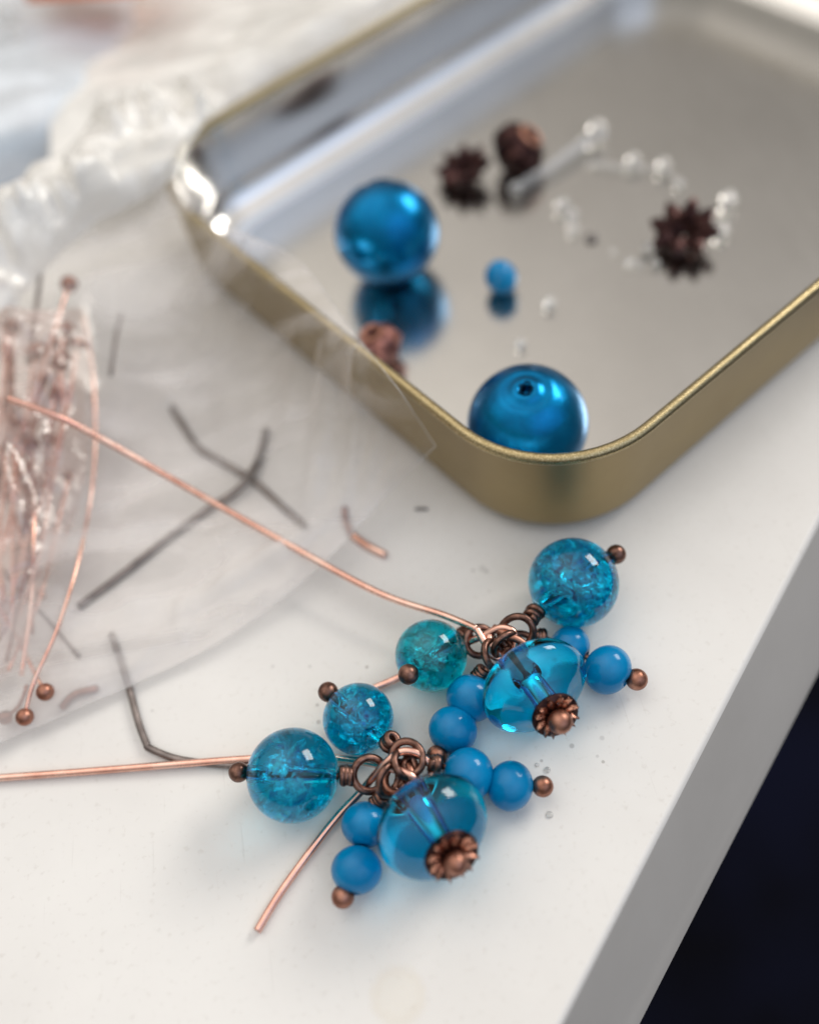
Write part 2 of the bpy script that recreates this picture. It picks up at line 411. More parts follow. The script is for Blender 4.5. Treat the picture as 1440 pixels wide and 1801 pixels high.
# ------------------------------------------------------------------ setting: sill and floor
th = math.radians(46.6)
ed = V((math.cos(th), math.sin(th), 0)); en = V((math.sin(th), -math.cos(th), 0))
prof = [(-420, 0)]
prof += [(-4.4, 0), (-4.15, -.06), (-3.95, -.25), (-3.8, -.55)]
prof += [(-3.45, -1.3), (-.2, -8.6), (.4, -9.9)]
for k in range(1, 10):
    a = math.radians(20-k*13); prof.append((-1.5+2.6*math.cos(a), -11.2+2.6*math.sin(a)))
prof += [(-3.2, -13.6), (-420, -13.6)]
g = G(); vs = []; fs = []; ns_ = [-160, -40, 0, 20, 60, 120, 460]
for s in ns_:
    fl_ = max(-.6, min(3.0, .026*(s-10)))          # the lower lip flares a little along its length
    for (a, z) in prof: vs.append(ed*s+en*(a+(fl_*min(1, -z/9) if a > -6 else 0))+V((0, 0, z)))
np_ = len(prof)
for i in range(len(ns_)-1):
    for k in range(np_):
        k2 = (k+1) % np_
        fs.append((i*np_+k, i*np_+k2, (i+1)*np_+k2, (i+1)*np_+k))
fs.append(tuple(range(np_))); fs.append(tuple((len(ns_)-1)*np_+k for k in reversed(range(np_))))
g.add(vs, fs)
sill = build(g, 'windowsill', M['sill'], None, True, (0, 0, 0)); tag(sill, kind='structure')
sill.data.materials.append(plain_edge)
for f_ in sill.data.polygons:          # front edge faces take a darker grey than the top
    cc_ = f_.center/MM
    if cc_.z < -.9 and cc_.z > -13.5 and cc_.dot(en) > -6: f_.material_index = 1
md = sill.modifiers.new('wn', 'WEIGHTED_NORMAL'); md.keep_sharp = True
g = G(); g.add([(-900, -900, -420), (1200, -900, -420), (1200, 1200, -420), (-900, 1200, -420)], [(0, 1, 2, 3)])
fl = build(g, 'floor', M['navy'], None, False, (0, 0, 0)); tag(fl, kind='structure')

# ------------------------------------------------------------------ the tin
TU = V((math.cos(math.radians(31)), math.sin(math.radians(31)), 0)); TV = V((-TU.y, TU.x, 0))
U0, U1, V0, V1, RC, TH = 34.8, 135.0, 33.6, 107.2, 12.5, 13.0
def rrect(inset, z, n=14):
    pts = []; r_ = RC-inset
    r_ = max(r_, 2.0)
    for (cx, cy, a0) in ((U1-RC, V1-RC, 0), (U0+RC, V1-RC, 90), (U0+RC, V0+RC, 180), (U1-RC, V0+RC, 270)):
        # keep offsets when the corner radius is clamped
        e_ = (RC-inset)-r_
        for k in range(n+1):
            a = math.radians(a0+90*k/n)
            sx_ = 1 if a0 in (0, 270) else -1; sy_ = 1 if a0 in (0, 90) else -1
            p = TU*(cx+sx_*e_+r_*math.cos(a)) + TV*(cy+sy_*e_+r_*math.sin(a)) + V((0, 0, z))
            pts.append(p)
    return pts
def loft(g, rings, capend=True):
    n = len(rings[0]); vs = [p for r_ in rings for p in r_]; fs = []
    for i in range(len(rings)-1):
        for k in range(n):
            k2 = (k+1) % n
            fs.append((i*n+k, i*n+k2, (i+1)*n+k2, (i+1)*n+k))
    if capend: fs.append(tuple((len(rings)-1)*n+k for k in range(n)))
    g.add(vs, fs)
tinc = TU*((U0+U1)/2)+TV*((V0+V1)/2)
tin = thing('metal_tin', tinc, 'shallow open rectangular metal tin, gold outside and bare silver inside, holding loose beads', 'tin')
rings = [rrect(.55, TH), rrect(.9, TH-.8), rrect(1.1, 7)]
for k in range(0, 9):
    a = math.radians(90*k/8); rings.append(rrect(1.1+4.0*(1-math.cos(a)), 4.8-4.0*math.sin(a)+.0))
rings += [rrect(5.4, .75), rrect(5.6, .95), rrect(6.0, 1.0), rrect(6.4, 1.0)]
g = G(); loft(g, rings)
o = mesh('silver_lining', g.v, g.f, M['tin'], tin, True, tinc); o.data.materials.append(M['tinfloor']); o.data.polygons[-1].material_index = 1
rings = [rrect(.0, TH-.3), rrect(.15, TH-1.2), rrect(.35, 6)]
for k in range(0, 9):
    a = math.radians(90*k/8); rings.append(rrect(.4+3.0*(1-math.cos(a)), 3.0-2.85*math.sin(a)))
g = G(); loft(g, rings)
mesh('gold_wall', g.v, g.f, M['gold'], tin, True, tinc)
g = G(); tube(g, rrect(.35, TH), .58, 12, closed=True); build(g, 'rolled_rim', M['rim'], tin)
FLO = 1.0            # height of the tin's inner floor

# ------------------------------------------------------------------ beads and charms
def sphere_prof(r, hr, nr=22, flat=1.0):
    a0 = math.asin(min(.95, hr/r)); pr = []
    for i in range(nr+1):
        a = a0+(math.pi-2*a0)*i/nr; pr.append((r*math.sin(a), -r*flat*math.cos(a)))
    h = r*flat*math.cos(a0)
    # bore, closed loop back
    pr += [(hr*.93, h*.97), (hr*.93, 0), (hr*.93, -h*.97)]
    return pr
def shards(c, r, n, seed, ax, big=1.0):
    rnd = random.Random(seed); g = G()
    fams = [V((rnd.gauss(0, 1), rnd.gauss(0, 1), rnd.gauss(0, 1))).normalized() for _ in range(6)]
    for i in range(n):
        d = V((rnd.gauss(0, 1), rnd.gauss(0, 1), rnd.gauss(0, 1))).normalized()*r*.78*rnd.random()**.45
        nr_ = (rnd.choice(fams)+.35*V((rnd.gauss(0, 1), rnd.gauss(0, 1), rnd.gauss(0, 1)))).normalized()
        e1 = nr_.orthogonal().normalized(); e2 = nr_.cross(e1)
        R_ = min(r*rnd.uniform(.10, .34)*big, (r*.93-d.length))
        if R_ < r*.05: continue
        k = rnd.randint(6, 9); ph = rnd.random()*6.28
        vs = [c+d+nr_*R_*rnd.uniform(-.2, .2)]
        for j in range(k):
            a = ph+6.283*j/k; q = R_*rnd.uniform(.5, 1.0)
            vs.append(c+d+(e1*math.cos(a)+e2*math.sin(a))*q+nr_*R_*rnd.uniform(-.18, .18))
        g.add(vs, [(0, 1+j, 1+(j+1) % k) for j in range(k)])
    return g
def helix(a, b, r, turns, n=14):
    ax = (b-a); Ln = ax.length; ax = ax.normalized(); e1 = ax.orthogonal().normalized(); e2 = ax.cross(e1); pts = []
    N_ = int(turns*n)
    for i in range(N_+1):
        t = i/N_; an = 2*math.pi*turns*t
        rr = r*(1+.10*math.sin(an*.37+1))
        pts.append(a+ax*Ln*t+(e1*math.cos(an)+e2*math.sin(an))*rr)
    return pts
def ringpath(c, nrm, r, stretch=1.0, sdir=None, n=36, arc=360, start=0):
    nrm = nrm.normalized()
    e1 = (sdir-nrm*sdir.dot(nrm)).normalized() if sdir is not None else nrm.orthogonal().normalized(); e2 = nrm.cross(e1)
    return [c+e1*math.cos(math.radians(start+arc*i/n))*r*stretch+e2*math.sin(math.radians(start+arc*i/n))*r for i in range(n+(1 if arc < 360 else 0))]
WR = .34   # wire radius

def pinhead(t, c, r, mt='antique_red'):
    g = G(); ball(g, c, r, (0, 0, 1), 24, 14); return build(g, 'pin_head', M[mt], t)
def crackle(px, py, rpx, head, wrap, loop, label, kind, seed, z0=0.0, axoff=0.0, nsh=70, big=1.0):
    """head=(px,py,rpx,z) wrap=((px,py,z),(px,py,z)) loop=(px,py,z,rpx,normal)"""
    c, r = on_table(px, py, rpx, z0)
    t = thing('crackle_bead_charm', V((c.x, c.y, 0)), label, 'bead charm', 'crackled glass bead charms hung on copper wire')
    hp = P(head[0], head[1], head[3]); hr = head[2]/pxmm(hp)
    w0, w1 = P(*wrap[0]), P(*wrap[1])
    # axis of the bore from head to wrap, through the bead's centre
    ax = (w0-hp).normalized()
    g = G(); lathe(g, sphere_prof(r, .55, 26, .985), c, ax, 56, closed=True)
    bead = build(g, 'glass_bead', M['crackle_'+kind], t)
    sg = shards(c, r, nsh, seed, ax, big)
    s = mesh('fracture_flake', sg.v, sg.f, M['crack_t' if kind == 'teal' else 'crack_b'], bead, False, c); s['kind'] = 'stuff'
    s.location = V((0, 0, 0))+(c-world_mm(bead))*MM
    h2 = c-ax*(r+hr*.72); 
    pinhead(t, hp, hr, 'antique')
    g = G(); tube(g, [hp, c-ax*r*.9, c, c+ax*r*.9, w0], WR*.8, 10); build(g, 'pin_shaft', M['antique'], t)
    g = G(); tube(g, helix(w0, w1, WR*1.75, 2.6), WR, 10); build(g, 'wire_wrap', M['antique'], t)
    lc = P(loop[0], loop[1], loop[2]); lr = loop[3]/pxmm(lc)
    g = G(); tube(g, ringpath(lc, cv(*loop[4]), lr, loop[5] if len(loop) > 5 else 1, (w1-lc)), WR, 10, closed=True)
    build(g, 'wire_loop', M['antique'], t)
    return t, c, r

crackle(515, 1363, 82, (420, 1358, 18, 4.1), ((602, 1363, 4.0), (620, 1364, 3.9)), (650, 1362, 3.6, 29, (.25, .2, .94)),
        'largest crackled glass bead charm, farthest left, a dark bore running across it', 'blue', 11, nsh=64, big=1.1)
crackle(630, 1264, 63, (577, 1217, 18, 3.6), ((683, 1311, 3.6), (692, 1293+6, 4.6)), (716, 1333, 4.6, 27, (-.2, .3, .9), 1.1),
        'small blue crackled bead charm touching the largest one, copper ball at upper left', 'bright', 12, big=1.35)
crackle(758, 1153, 64, (718, 1186, 18.5, 5.6), ((812, 1120, 2.9), (822, 1113, 2.9)), (843, 1128, 3.2, 25, (.15, .1, .95)),
        'small teal crackled glass bead charm with its copper ball in front of the glass', 'teal', 13, big=1.2)
crackle(1008, 1025, 80, (1083, 975, 17.5, 4.8), ((944, 1072, 4.2), (930, 1090, 4.6)), (908, 1112, 4.6, 27, (-.25, -.15, .9), 1.15),
        'bright blue crackled glass bead charm nearest the tin, full of sparkling cracks', 'bright', 14, nsh=90, big=1.6)

def blue_charm(b1, b2, head, wrap, loop, label):
    """two small opaque beads on one ball pin"""
    c1, r1 = on_table(*b1[:3], *( [b1[3]] if len(b1) > 3 else [])); c2, r2 = on_table(*b2[:3], *([b2[3]] if len(b2) > 3 else []))
    t = thing('blue_bead_charm', V((c2.x, c2.y, 0)), label, 'bead charm', 'charms of two opaque blue beads on a ball pin')
    ax = (c1-c2).normalized()
    for c, r in ((c1, r1), (c2, r2)):
        g = G(); rv = random.Random(int(c.x*97)); lathe(g, sphere_prof(r, .45, 18, rv.uniform(.91, .98)), c, (ax+V((rv.uniform(-.15, .15), rv.uniform(-.15, .15), 0))).normalized(), 40, closed=True, mod=lambda q_, h_, a_, e_=rv.uniform(.008, .02): (q_*(1+e_*math.sin(a_*2+1)), h_)); build(g, 'bead', M['opaque_blue'], t)
    hp = P(head[0], head[1], head[3]); hr = head[2]/pxmm(hp); pinhead(t, hp, hr)
    g = G(); tube(g, [hp, c2, c1, P(*wrap[0])], WR*.8, 10); build(g, 'pin_shaft', M['antique'], t)
    g = G(); tube(g, helix(P(*wrap[0]), P(*wrap[1]), WR*1.6, 2.4), WR, 10); build(g, 'wire_wrap', M['antique'], t)
    lc = P(loop[0], loop[1], loop[2]); lr = loop[3]/pxmm(lc)
    g = G(); tube(g, ringpath(lc, cv(*loop[4]), lr), WR, 10, closed=True); build(g, 'wire_loop', M['antique'], t)
blue_charm((643, 1450, 43), (627, 1530, 45), (603, 1577, 20.5, 1.9), ((664, 1412, 2.6), (674, 1402, 3.2)), (684, 1372, 4.4, 27, (.75, -.1, .6)),
           'charm of two opaque blue beads at the bottom, its copper ball lowest of all')
blue_charm((823, 1362, 46, .6), (897, 1382, 43), (954, 1383, 19, 2.0), ((770, 1345, 4.0), (758, 1342, 4.2)), (735, 1350, 4.2, 26, (.1, .75, .6)),
           'charm of two opaque blue beads pointing right, beside the lower clear glass disc')
blue_charm((828, 1228, 44), (796, 1284, 43), (768, 1329, 18.5, 2.1), ((842, 1190, 2.8), (852, 1178, 3.4)), (868, 1152, 4.0, 25, (.7, .35, .6)),
           'charm of two opaque blue beads pointing down, between the two clear glass discs')
blue_charm((1001, 1138, 38), (1068, 1178, 44), (1119, 1195, 19.5, 2.0), ((955, 1122, 2.8), (942, 1118, 3.0)), (920, 1130, 3.6, 24, (.2, .8, .5)),
           'charm of two opaque blue beads at far right, partly behind the upper clear glass disc')

# clear glass discs with a flower cap in front
def petal_mesh():
    g = G(); n1, n2 = 8, 6; vs = []
    for i in range(n1+1):
        t = i/n1
        for j in range(n2+1):
            s = j/n2*2-1
            w = .37*(math.sin(math.pi*min(1, (t*.80+.20)))**.5)*(1-.30*t**3)+.02
            vs.append(V((.85+1.20*t-.12*s*s*t, s*w, -.05+.30*math.sin(t*2.6)+.26*(1-abs(s))+.22*t**2-.30*abs(s)*t)))
    fs = [(i*(n2+1)+j, (i+1)*(n2+1)+j, (i+1)*(n2+1)+j+1, i*(n2+1)+j+1) for i in range(n1) for j in range(n2)]
    top = len(vs); vs2 = vs+[v-V((0, 0, .28)) for v in vs]
    fs2 = fs+[tuple(reversed([k+top for k in f])) for f in fs]
    bd = [j for j in range(n2+1)]+[i*(n2+1)+n2 for i in range(1, n1+1)]+[n1*(n2+1)+j for j in range(n2-1, -1, -1)]+[i*(n2+1) for i in range(n1-1, 0, -1)]
    for a, b_ in zip(bd, bd[1:]+bd[:1]): fs2.append((b_, a, a+top, b_+top))
    g.add(vs2, fs2); return g
pg = petal_mesh(); PETAL = mesh('petal', pg.v, pg.f, M['cap'], data_only=True)
fixn(type('x', (), {'data': PETAL})())
def frame_of(ax, roll=0):
    z = ax.normalized(); x = z.orthogonal().normalized(); y = z.cross(x)
    mm = Matrix((x, y, z)).transposed().to_4x4(); return mm @ Matrix.Rotation(roll, 4, 'Z')
def disc_charm(px, py, rmm, tmm, az, cap_scale, headpx, loop, cone, label, roll):
    ax = cv(*az)
    z = 4.0
    kk = math.sqrt(rmm**2*(1-ax.z**2)+(tmm*ax.z)**2)
    c = P(px, py, kk+.1)
    t = thing('glass_disc_charm', V((c.x, c.y, 0)), label, 'bead charm', 'clear blue glass disc charms with copper flower caps')
    hr = .95
    if cone > 1.3: key = [(hr, -2.2), (1.7, -2.3), (3.1, -2.1), (4.3, -1.4), (4.9, -.3), (4.8, .6), (4.0, 1.4), (3.0, 1.95), (2.3, 2.5), (1.85, 3.0), (1.45, 3.35), (hr, 3.5)]
    else: key = [(hr, -2.5), (2.0, -2.5), (3.6, -1.8), (4.5, -.7), (4.75, .3), (4.45, 1.5), (3.7, 2.5), (2.7, 3.1), (1.7, 3.42), (hr, 3.5)]
    pr = [(q.x, q.y) for q in spline([V((a_, b_, 0)) for a_, b_ in key], 4)]
    pr += [(hr*.9, 2.6), (hr*.85, 1.0), (hr*.9, -1.2)]
    g = G(); lathe(g, pr, c, ax, 72, closed=True); build(g, 'glass_disc', M['disc_blue'], t)
    g = G(); lathe(g, [(.74, -1.6), (.70, 0), (.72, 1.0), (.75, 3.3), (.6, 3.3), (.6, 1.0), (.58, 0), (.6, -1.6)], c, ax, 32, closed=True); build(g, 'bore_lining', M['core'], t)
    cc = c+ax*(tmm+.05); bx = ax; ax = (ax-CF*.55).normalized()      # the cap sits a little askew
    cs = cap_scale
    g = G(); lathe(g, [(.45*cs, -.05), (1.6*cs, -.1), (2.0*cs, .05), (1.9*cs, .25), (1.2*cs, .25), (.55*cs, .4), (.45*cs, .35)], cc, ax, 40, closed=True)
    cap = build(g, 'bead_cap', M['darkcop'], t)
    fm = frame_of(ax, roll)
    K = 12
    for k in range(K):
        o = bpy.data.objects.new('petal', PETAL); link(o, cap)
        s_ = cs*.93
        rot = fm @ Matrix.Rotation(2*math.pi*(k+.12*math.sin(k*2.1))/K, 4, 'Z')
        loc = (cc+ax*.18-world_mm(cap))*MM
        o.matrix_local = Matrix.Translation(loc) @ rot @ Matrix.Diagonal((s_, s_*.95, s_, 1))
    hp = cc+ax*(1.12); hr_ = headpx/pxmm(hp); pinhead(t, hp, hr_)
    ax = bx; wp = c-ax*(tmm+.4)
    g = G(); tube(g, [hp, c, wp], WR*.8, 10); build(g, 'pin_shaft', M['antique'], t)
    wq = wp-ax*1.0
    g = G(); tube(g, helix(wp, wq, WR*1.6, 2.2), WR, 10); build(g, 'wire_wrap', M['antique'], t)
    lc = P(*loop[:3]); lr = loop[3]/pxmm(lc)
    g = G(); tube(g, ringpath(lc, cv(*loop[4]), lr), WR, 10, closed=True); build(g, 'wire_loop', M['antique'], t)
disc_charm(757, 1448, 4.75, 3.5, (.44, -.44, .78), 1.14, 21.5, (712, 1345, 4.6, 24, (.6, .5, .5)), 1.15,
           'lower clear blue glass disc charm with a copper flower cap', .3)
disc_charm(940, 1208, 4.75, 3.5, (.38, -.52, .76), 1.06, 22, (888, 1133, 4.4, 24, (.5, -.5, .6)), 1.6,
           'upper clear blue glass disc charm with a copper flower cap, nearer the tin', .9)

# bright copper ear wires, each with its linking loops
def wirepath(pts, n=10): return spline([P(*p) for p in pts], n)
t = thing('copper_earring_wire', P(840, 1112, 0), 'long bright copper wire curving from the plastic bag down to the upper cluster of beads', 'wire', 'copper earring wires')
g = G(); tube(g, wirepath([(14, 700, 16), (90, 728, 14), (165, 764, 11.5), (330, 858, 6.5), (490, 948, 3.8), (660, 1040, 3.4), (780, 1082, 3.8), (838, 1106, 4.6)]), .345, 12)
build(g, 'wire_stem', M['wire'], t)
g = G(); tube(g, wirepath([(838, 1106, 4.6), (852, 1130, 4.3), (862, 1150, 3.6), (882, 1158, 3.4), (905, 1140, 4.2), (903, 1112, 5), (880, 1104, 5), (850, 1118, 4.2), (822, 1130, 3.2), (790, 1146, 2.0), (745, 1168, .9), (700, 1192, .7), (652, 1213, .6), (610, 1234, .5)]), .345, 12)
build(g, 'wire_loop', M['wire'], t)
g = G(); tube(g, ringpath(P(880, 1130, 3.6), cv(.5, .4, .7), 1.25), .36, 10, closed=True); build(g, 'link_ring', M['wire'], t)
g = G(); tube(g, wirepath([(868, 1104, 4.6), (893, 1118, 5.0), (915, 1128, 4.8), (940, 1150, 4.2)]), .36, 10); build(g, 'link_ring', M['antique_red'], t)
t = thing('copper_earring_wire', P(690, 1350, 0), 'bright copper wire through the lower cluster, its long straight end lying at bottom left', 'wire', 'copper earring wires')
g = G(); tube(g, wirepath([(-60, 1374, .5), (0, 1368, .5), (150, 1357, .5), (300, 1345, .6), (430, 1335, .7), (540, 1330, .8), (620, 1337, 1.2), (665, 1345, 3.2), (690, 1352, 4.6), (720, 1362, 4.8), (733, 1380, 4.2), (712, 1392, 3.4), (690, 1386, 3.0)]), .345, 12)
build(g, 'wire_loop', M['wire'], t)
g = G(); tube(g, wirepath([(452, 1638, .45), (490, 1575, .5), (540, 1505, .6), (590, 1440, 1.0), (635, 1392, 2.2), (675, 1345, 4.4), (705, 1322, 5.0), (735, 1325, 4.8), (757, 1345, 4.2)]), .345, 12)
build(g, 'wire_stem', M['wire'], t)
g = G(); tube(g, ringpath(P(700, 1368, 3.8), cv(-.45, .45, .7), 1.3), .36, 10, closed=True); build(g, 'link_ring', M['antique_red'], t)

# ------------------------------------------------------------------ offcuts of wire
def offcut(pts, r, mt, label, grp, cat='wire offcut', name='wire_offcut'):
    g = G(); tube(g, wirepath(pts, 6), r, 9); tag(build(g, name, M[mt], None), label, cat, grp)
D = 'dark offcuts of wire on the sill'
offcut([(302, 716, .4), (322, 748, .4), (350, 788, .4), (395, 815, .4), (445, 845, .5), (490, 885, .4), (537, 926, .4)], .40, 'oldwire', 'bent dark wire offcut crossing over another one under the plastic film', D)
offcut([(468, 755, .4), (457, 800, .5), (436, 842, 1.1), (410, 868, .8), (370, 893, .4), (300, 944, .4), (220, 1007, .4), (138, 1068, .4)], .42, 'oldwire', 'longest dark wire offcut, angled, crossing a shorter one beneath the film', D)
offcut([(196, 1115, .4), (210, 1155, .4), (228, 1212, .4), (243, 1268, .4), (258, 1308, .4), (264, 1316, .4), (310, 1334, .4), (370, 1343, .4), (440, 1348, .4)], .34, 'oldwire', 'sharply bent dark wire offcut half under the edge of the plastic bag', D)
offcut([(5, 1003, 2.5), (40, 1045, 2.2), (80, 1085, 1.8), (140, 1156, .9)], .22, 'oldwire', 'thin straight dark wire sticking out of the bundle of pins', D)
D2 = 'short clipped bits of copper wire'
offcut([(606, 893, .4), (608, 915, .4), (617, 938, .4)], .38, 'antique_red', 'upper dull half of a clipped copper bit, under the film', D2)
offcut([(620, 941, .4), (645, 959, .4), (678, 976, .4)], .40, 'wire', 'bright short clipped copper bit lying below the corner of the bag', D2)
offcut([(108, 1246, .4), (130, 1222, .5), (172, 1210, .4)], .36, 'antique_red', 'short curved copper bit near the bottom left edge of the bag', D2)

# ------------------------------------------------------------------ ball head pins in the bag
HP = 'copper head pins in the plastic bag'
def headpin(head, pts, hr, label, r=.2, mt='wire'):
    hp = P(*head)
    t = thing('head_pin', V((hp.x, hp.y, 0)), label, 'head pin', HP)
    g = G(); ball(g, hp, hr, (0, 0, 1), 20, 12); build(g, 'pin_head', M['antique_red'], t)
    g = G(); tube(g, wirepath([head]+pts, 6), r, 8); build(g, 'pin_shaft', M[mt], t)
headpin((44, 1261, 2.4), [(60, 1200, 3.4), (100, 1110, 4.6), (135, 1000, 5.2), (158, 890, 4), (168, 780, 5.5), (163, 650, 7.5), (147, 550, 9)], .85, 'long curved copper pin whose ball is lowest, bounding the bundle on the right')
headpin((80, 1217, 2.8), [(60, 1180, 2.5), (25, 1110, 2), (-20, 1040, 3)], .85, 'copper pin with a dark ball low in the bundle, beside the lowest ball')
headpin((10, 1262, 1.2), [(35, 1240, 1.4), (48, 1205, 1.6)], .7, 'short curved pin at the left edge, below the bundle', .2, 'antique_red')
headpin((122, 838, 4), [(100, 930, 3.5), (75, 1040, 3), (45, 1110, 2.5), (15, 1180, 2)], .62, 'copper pin with reddish head half way up the bundle, slanting down left')
headpin((58, 1008, 3), [(40, 960, 4), (20, 880, 5), (-5, 780, 6)], .8, 'copper pin with a small shiny ball in the middle of the bundle')
headpin((72, 1048, 2.6), [(52, 1000, 3.2), (60, 900, 4), (85, 800, 5.5)], .5, 'copper pin with a tiny bright head just below the shiny ball')
headpin((115, 580, 10), [(95, 700, 8), (80, 830, 6), (45, 960, 4.5), (20, 1060, 3.5)], .95, 'copper pin with the darkest ball near the top of the bundle')
headpin((136, 606, 10), [(120, 720, 8), (90, 860, 6), (70, 980, 4.5), (30, 1090, 3.5)], .95, 'copper pin with a reddish ball touching the darkest ball')
headpin((60, 618, 10), [(50, 720, 8), (30, 850, 6), (5, 980, 4.5)], .95, 'copper pin with a blurred ball left of the darkest ball')
headpin((105, 640, 10), [(112, 720, 8), (95, 800, 6.5), (70, 900, 5)], .95, 'copper pin with a blurred ball just below the darkest ball')
headpin((122, 500, 12), [(90, 600, 11), (60, 700, 9), (20, 800, 7)], 1.0, 'copper pin with a pale ball highest above the bundle')
headpin((4, 506, 12), [(10, 600, 11), (5, 700, 9), (-10, 800, 7)], 1.0, 'copper pin with a dark ball at the left edge, above the bundle')
headpin((20, 575, 11), [(22, 680, 9.5), (10, 770, 8), (-8, 880, 6)], 1.0, 'copper pin with a brown ball under the bright crumple at the left edge', .35, 'antique_red')
rp = random.Random(3)
for k in range(12):
    x0 = rp.uniform(-30, 120); y0 = rp.uniform(600, 800); x1 = rp.uniform(-30, 70); y1 = y0+rp.uniform(250, 420)
    headpin((x0, y0, 9-(y0-600)*.012), [((x0*2+x1)/3+rp.uniform(-8, 12), (y0*2+y1)/3, 7), ((x0+2*x1)/3+rp.uniform(-8, 12), (y0+2*y1)/3, 4.5), (x1, y1, 2.6)], .8,
            'copper pin lost among others in the dense bundle at the far left', .22, rp.choice(('wire', 'antique_red')))
offcut([(72, 480, 12), (62, 560, 11), (50, 640, 10)], .3, 'oldwire', 'grey blurred wire end standing above the bundle of pins', 'grey wire ends above the bundle')
offcut([(214, 550, 9), (203, 600, 8.5), (195, 660, 8)], .22, 'oldwire', 'faint thin wire end right of the bundle of pins', 'grey wire ends above the bundle')

# ------------------------------------------------------------------ things in the tin
def pearl(px, py, rpx, ax, label):
    c, r = on_table(px, py, rpx, FLO)
    t = thing('pearl_bead', V((c.x, c.y, FLO)), label, 'bead', 'large blue pearl beads in the tin')
    pr = []; hr = .62; nr = 44; a0 = math.asin(hr/r)
    for i in range(nr+1):
        a = a0+(math.pi-2*a0)*i/nr; rr = r*math.sin(a)
        dm = .16*2.2*math.exp(-((rr-1.9)/.30)**2)+.10*math.exp(-((rr-.6)/.3)**2)
        pr.append((rr, -(r*.985-dm)*math.cos(a)))
    h = r*.985*math.cos(a0)
    lip = [(hr+.0, h), (hr*.85, h-.35), (hr*.8, h-1.2)]
    pr = [(q, -w) for q, w in [(hr*.8, h-1.2), (hr*.85, h-.35)]]+pr+[(hr*.85, h-.35), (hr*.8, h-1.2)]
    g = G(); lathe(g, pr, c, ax, 64); o = build(g, 'pearl_body', M['pearl'], t)
    g = G(); q = [(hr*.98, h-.12), (hr*1.05, h+.06), (hr*.9, h+.02), (hr*.7, h-.5)]
    wob = lambda q_, w_, an: (q_*(1+.16*math.sin(2*an+1)+.12*math.sin(5*an)+.07*math.sin(9*an+2)), w_)
    lathe(g, [(.62, h-.32), (.74, h-.03), (.66, h+.03), (.48, h-.2), (.42, h-1.1)], c, ax, 56, closed=True, mod=wob); build(g, 'bore_lip', M['hole'], t)
pearl(680, 410, 92, cv(-.12, .95, .28), 'blue pearl bead standing alone on the mirror-like tin floor, farther from the camera')
pearl(927, 746, 106, cv(-.13, .50, .85), 'blue pearl bead in the front corner of the tin with its hole showing')
c, r = on_table(881, 488, 31, FLO)
g = G(); lathe(g, sphere_prof(r, .45, 18, .9), c, cv(.8, .5, .3), 32, closed=True); tag(build(g, 'blue_bead', M['opaque_blue'], None), 'single small opaque blue bead reflected in the tin floor', 'bead')

def star_cap(px, py, size, ax, roll, label, points=7):
    c = P(px, py, FLO+size*.30); ax = ax.normalized()
    t = thing('star_bead_cap', V((c.x, c.y, FLO)), label, 'bead cap', 'dark copper bead caps in the tin')
    fm = frame_of(ax, roll)
    g = G()
    lathe(g, [(.3, -1.7), (1.4, -1.6), (2.4, -.8), (2.75, .3), (2.3, .4), (1.5, -.2), (.8, -1.0), (.3, -1.2)], c, ax, 28, closed=True)
    build(g, 'cap_dome', M['darkcop'], t)
    for k in range(points):
        a = 2*math.pi*k/points; R_ = size/2
        def q(r_, an, h): return c+(fm @ V((r_*math.cos(an), r_*math.sin(an), h)))
        w = math.pi/points*1.0
        vs = [q(1.3, a-w, -.1), q(1.3, a+w, -.1), q(R_*.78, a+w*.70, .45), q(R_, a, .8), q(R_*.78, a-w*.70, .45), q(1.5, a, .45), q(R_*.7, a, .95)]
        bt = [v-ax*1.1 for v in vs]
        fs = [(0, 5, 4), (4, 5, 6), (4, 6, 3), (5, 1, 2), (5, 2, 6), (6, 2, 3), (0, 1, 5)]
        n0 = len(vs)
        f2 = fs+[tuple(reversed([i+n0 for i in f])) for f in fs]
        bd = [0, 1, 2, 3, 4]
        for i in range(5): a_, b_ = bd[i], bd[(i+1) % 5]; f2.append((b_, a_, a_+n0, b_+n0))
        g = G(); g.add(vs+bt, f2); build(g, 'point', M['darkcop'], t, False)
star_cap(814, 294, 7.6, cv(-.35, .45, .8), .5, 'dark star shaped bead cap, left one beside the round copper bead', 8)
star_cap(1203, 402, 8.4, cv(-.25, .35, .85), .2, 'dark star shaped bead cap at right, alone among clear plastic bits', 8)
def filigree(px, py, size, ax, label, mt='darkcop', lobes=9):
    c = P(px, py, FLO+size*.45); ax = ax.normalized()
    t = thing('copper_spacer_bead', V((c.x, c.y, FLO)), label, 'bead', 'round copper spacer beads in the tin')
    def md(r, h, a): return (r*(1+.09*math.cos(lobes*a)+.04*math.cos(3*lobes*a+h*3)), h)
    R_ = size/2
    pr = [(R_*math.sin(a)*.98+.05, -R_*.78*math.cos(a)) for a in [math.radians(18+144*i/14) for i in range(15)]]
    pr += [(R_*.26, R_*.62), (R_*.24, 0), (R_*.26, -R_*.62)]
    g = G(); lathe(g, pr, c, ax, 72, closed=True, mod=md); build(g, 'bead_body', M[mt], t)
    for s in (-1, 1):
        g = G(); tube(g, ringpath(c+ax*s*R_*.72, ax, R_*.42), .32, 8, closed=True); build(g, 'end_ring', M['antique_red'] if s > 0 else M[mt], t)
    for k in range(lobes):
        a = 2*math.pi*k/lobes; fm = frame_of(ax, 0)
        g = G(); ball(g, c+(fm @ V((R_*.95*math.cos(a), R_*.95*math.sin(a), 0))), .45, (0, 0, 1), 10, 7); build(g, 'knob', M[mt], t)
filigree(912, 262, 7.0, cv(.5, .4, .7), 'round dark copper spacer bead, behind and right of a star cap')
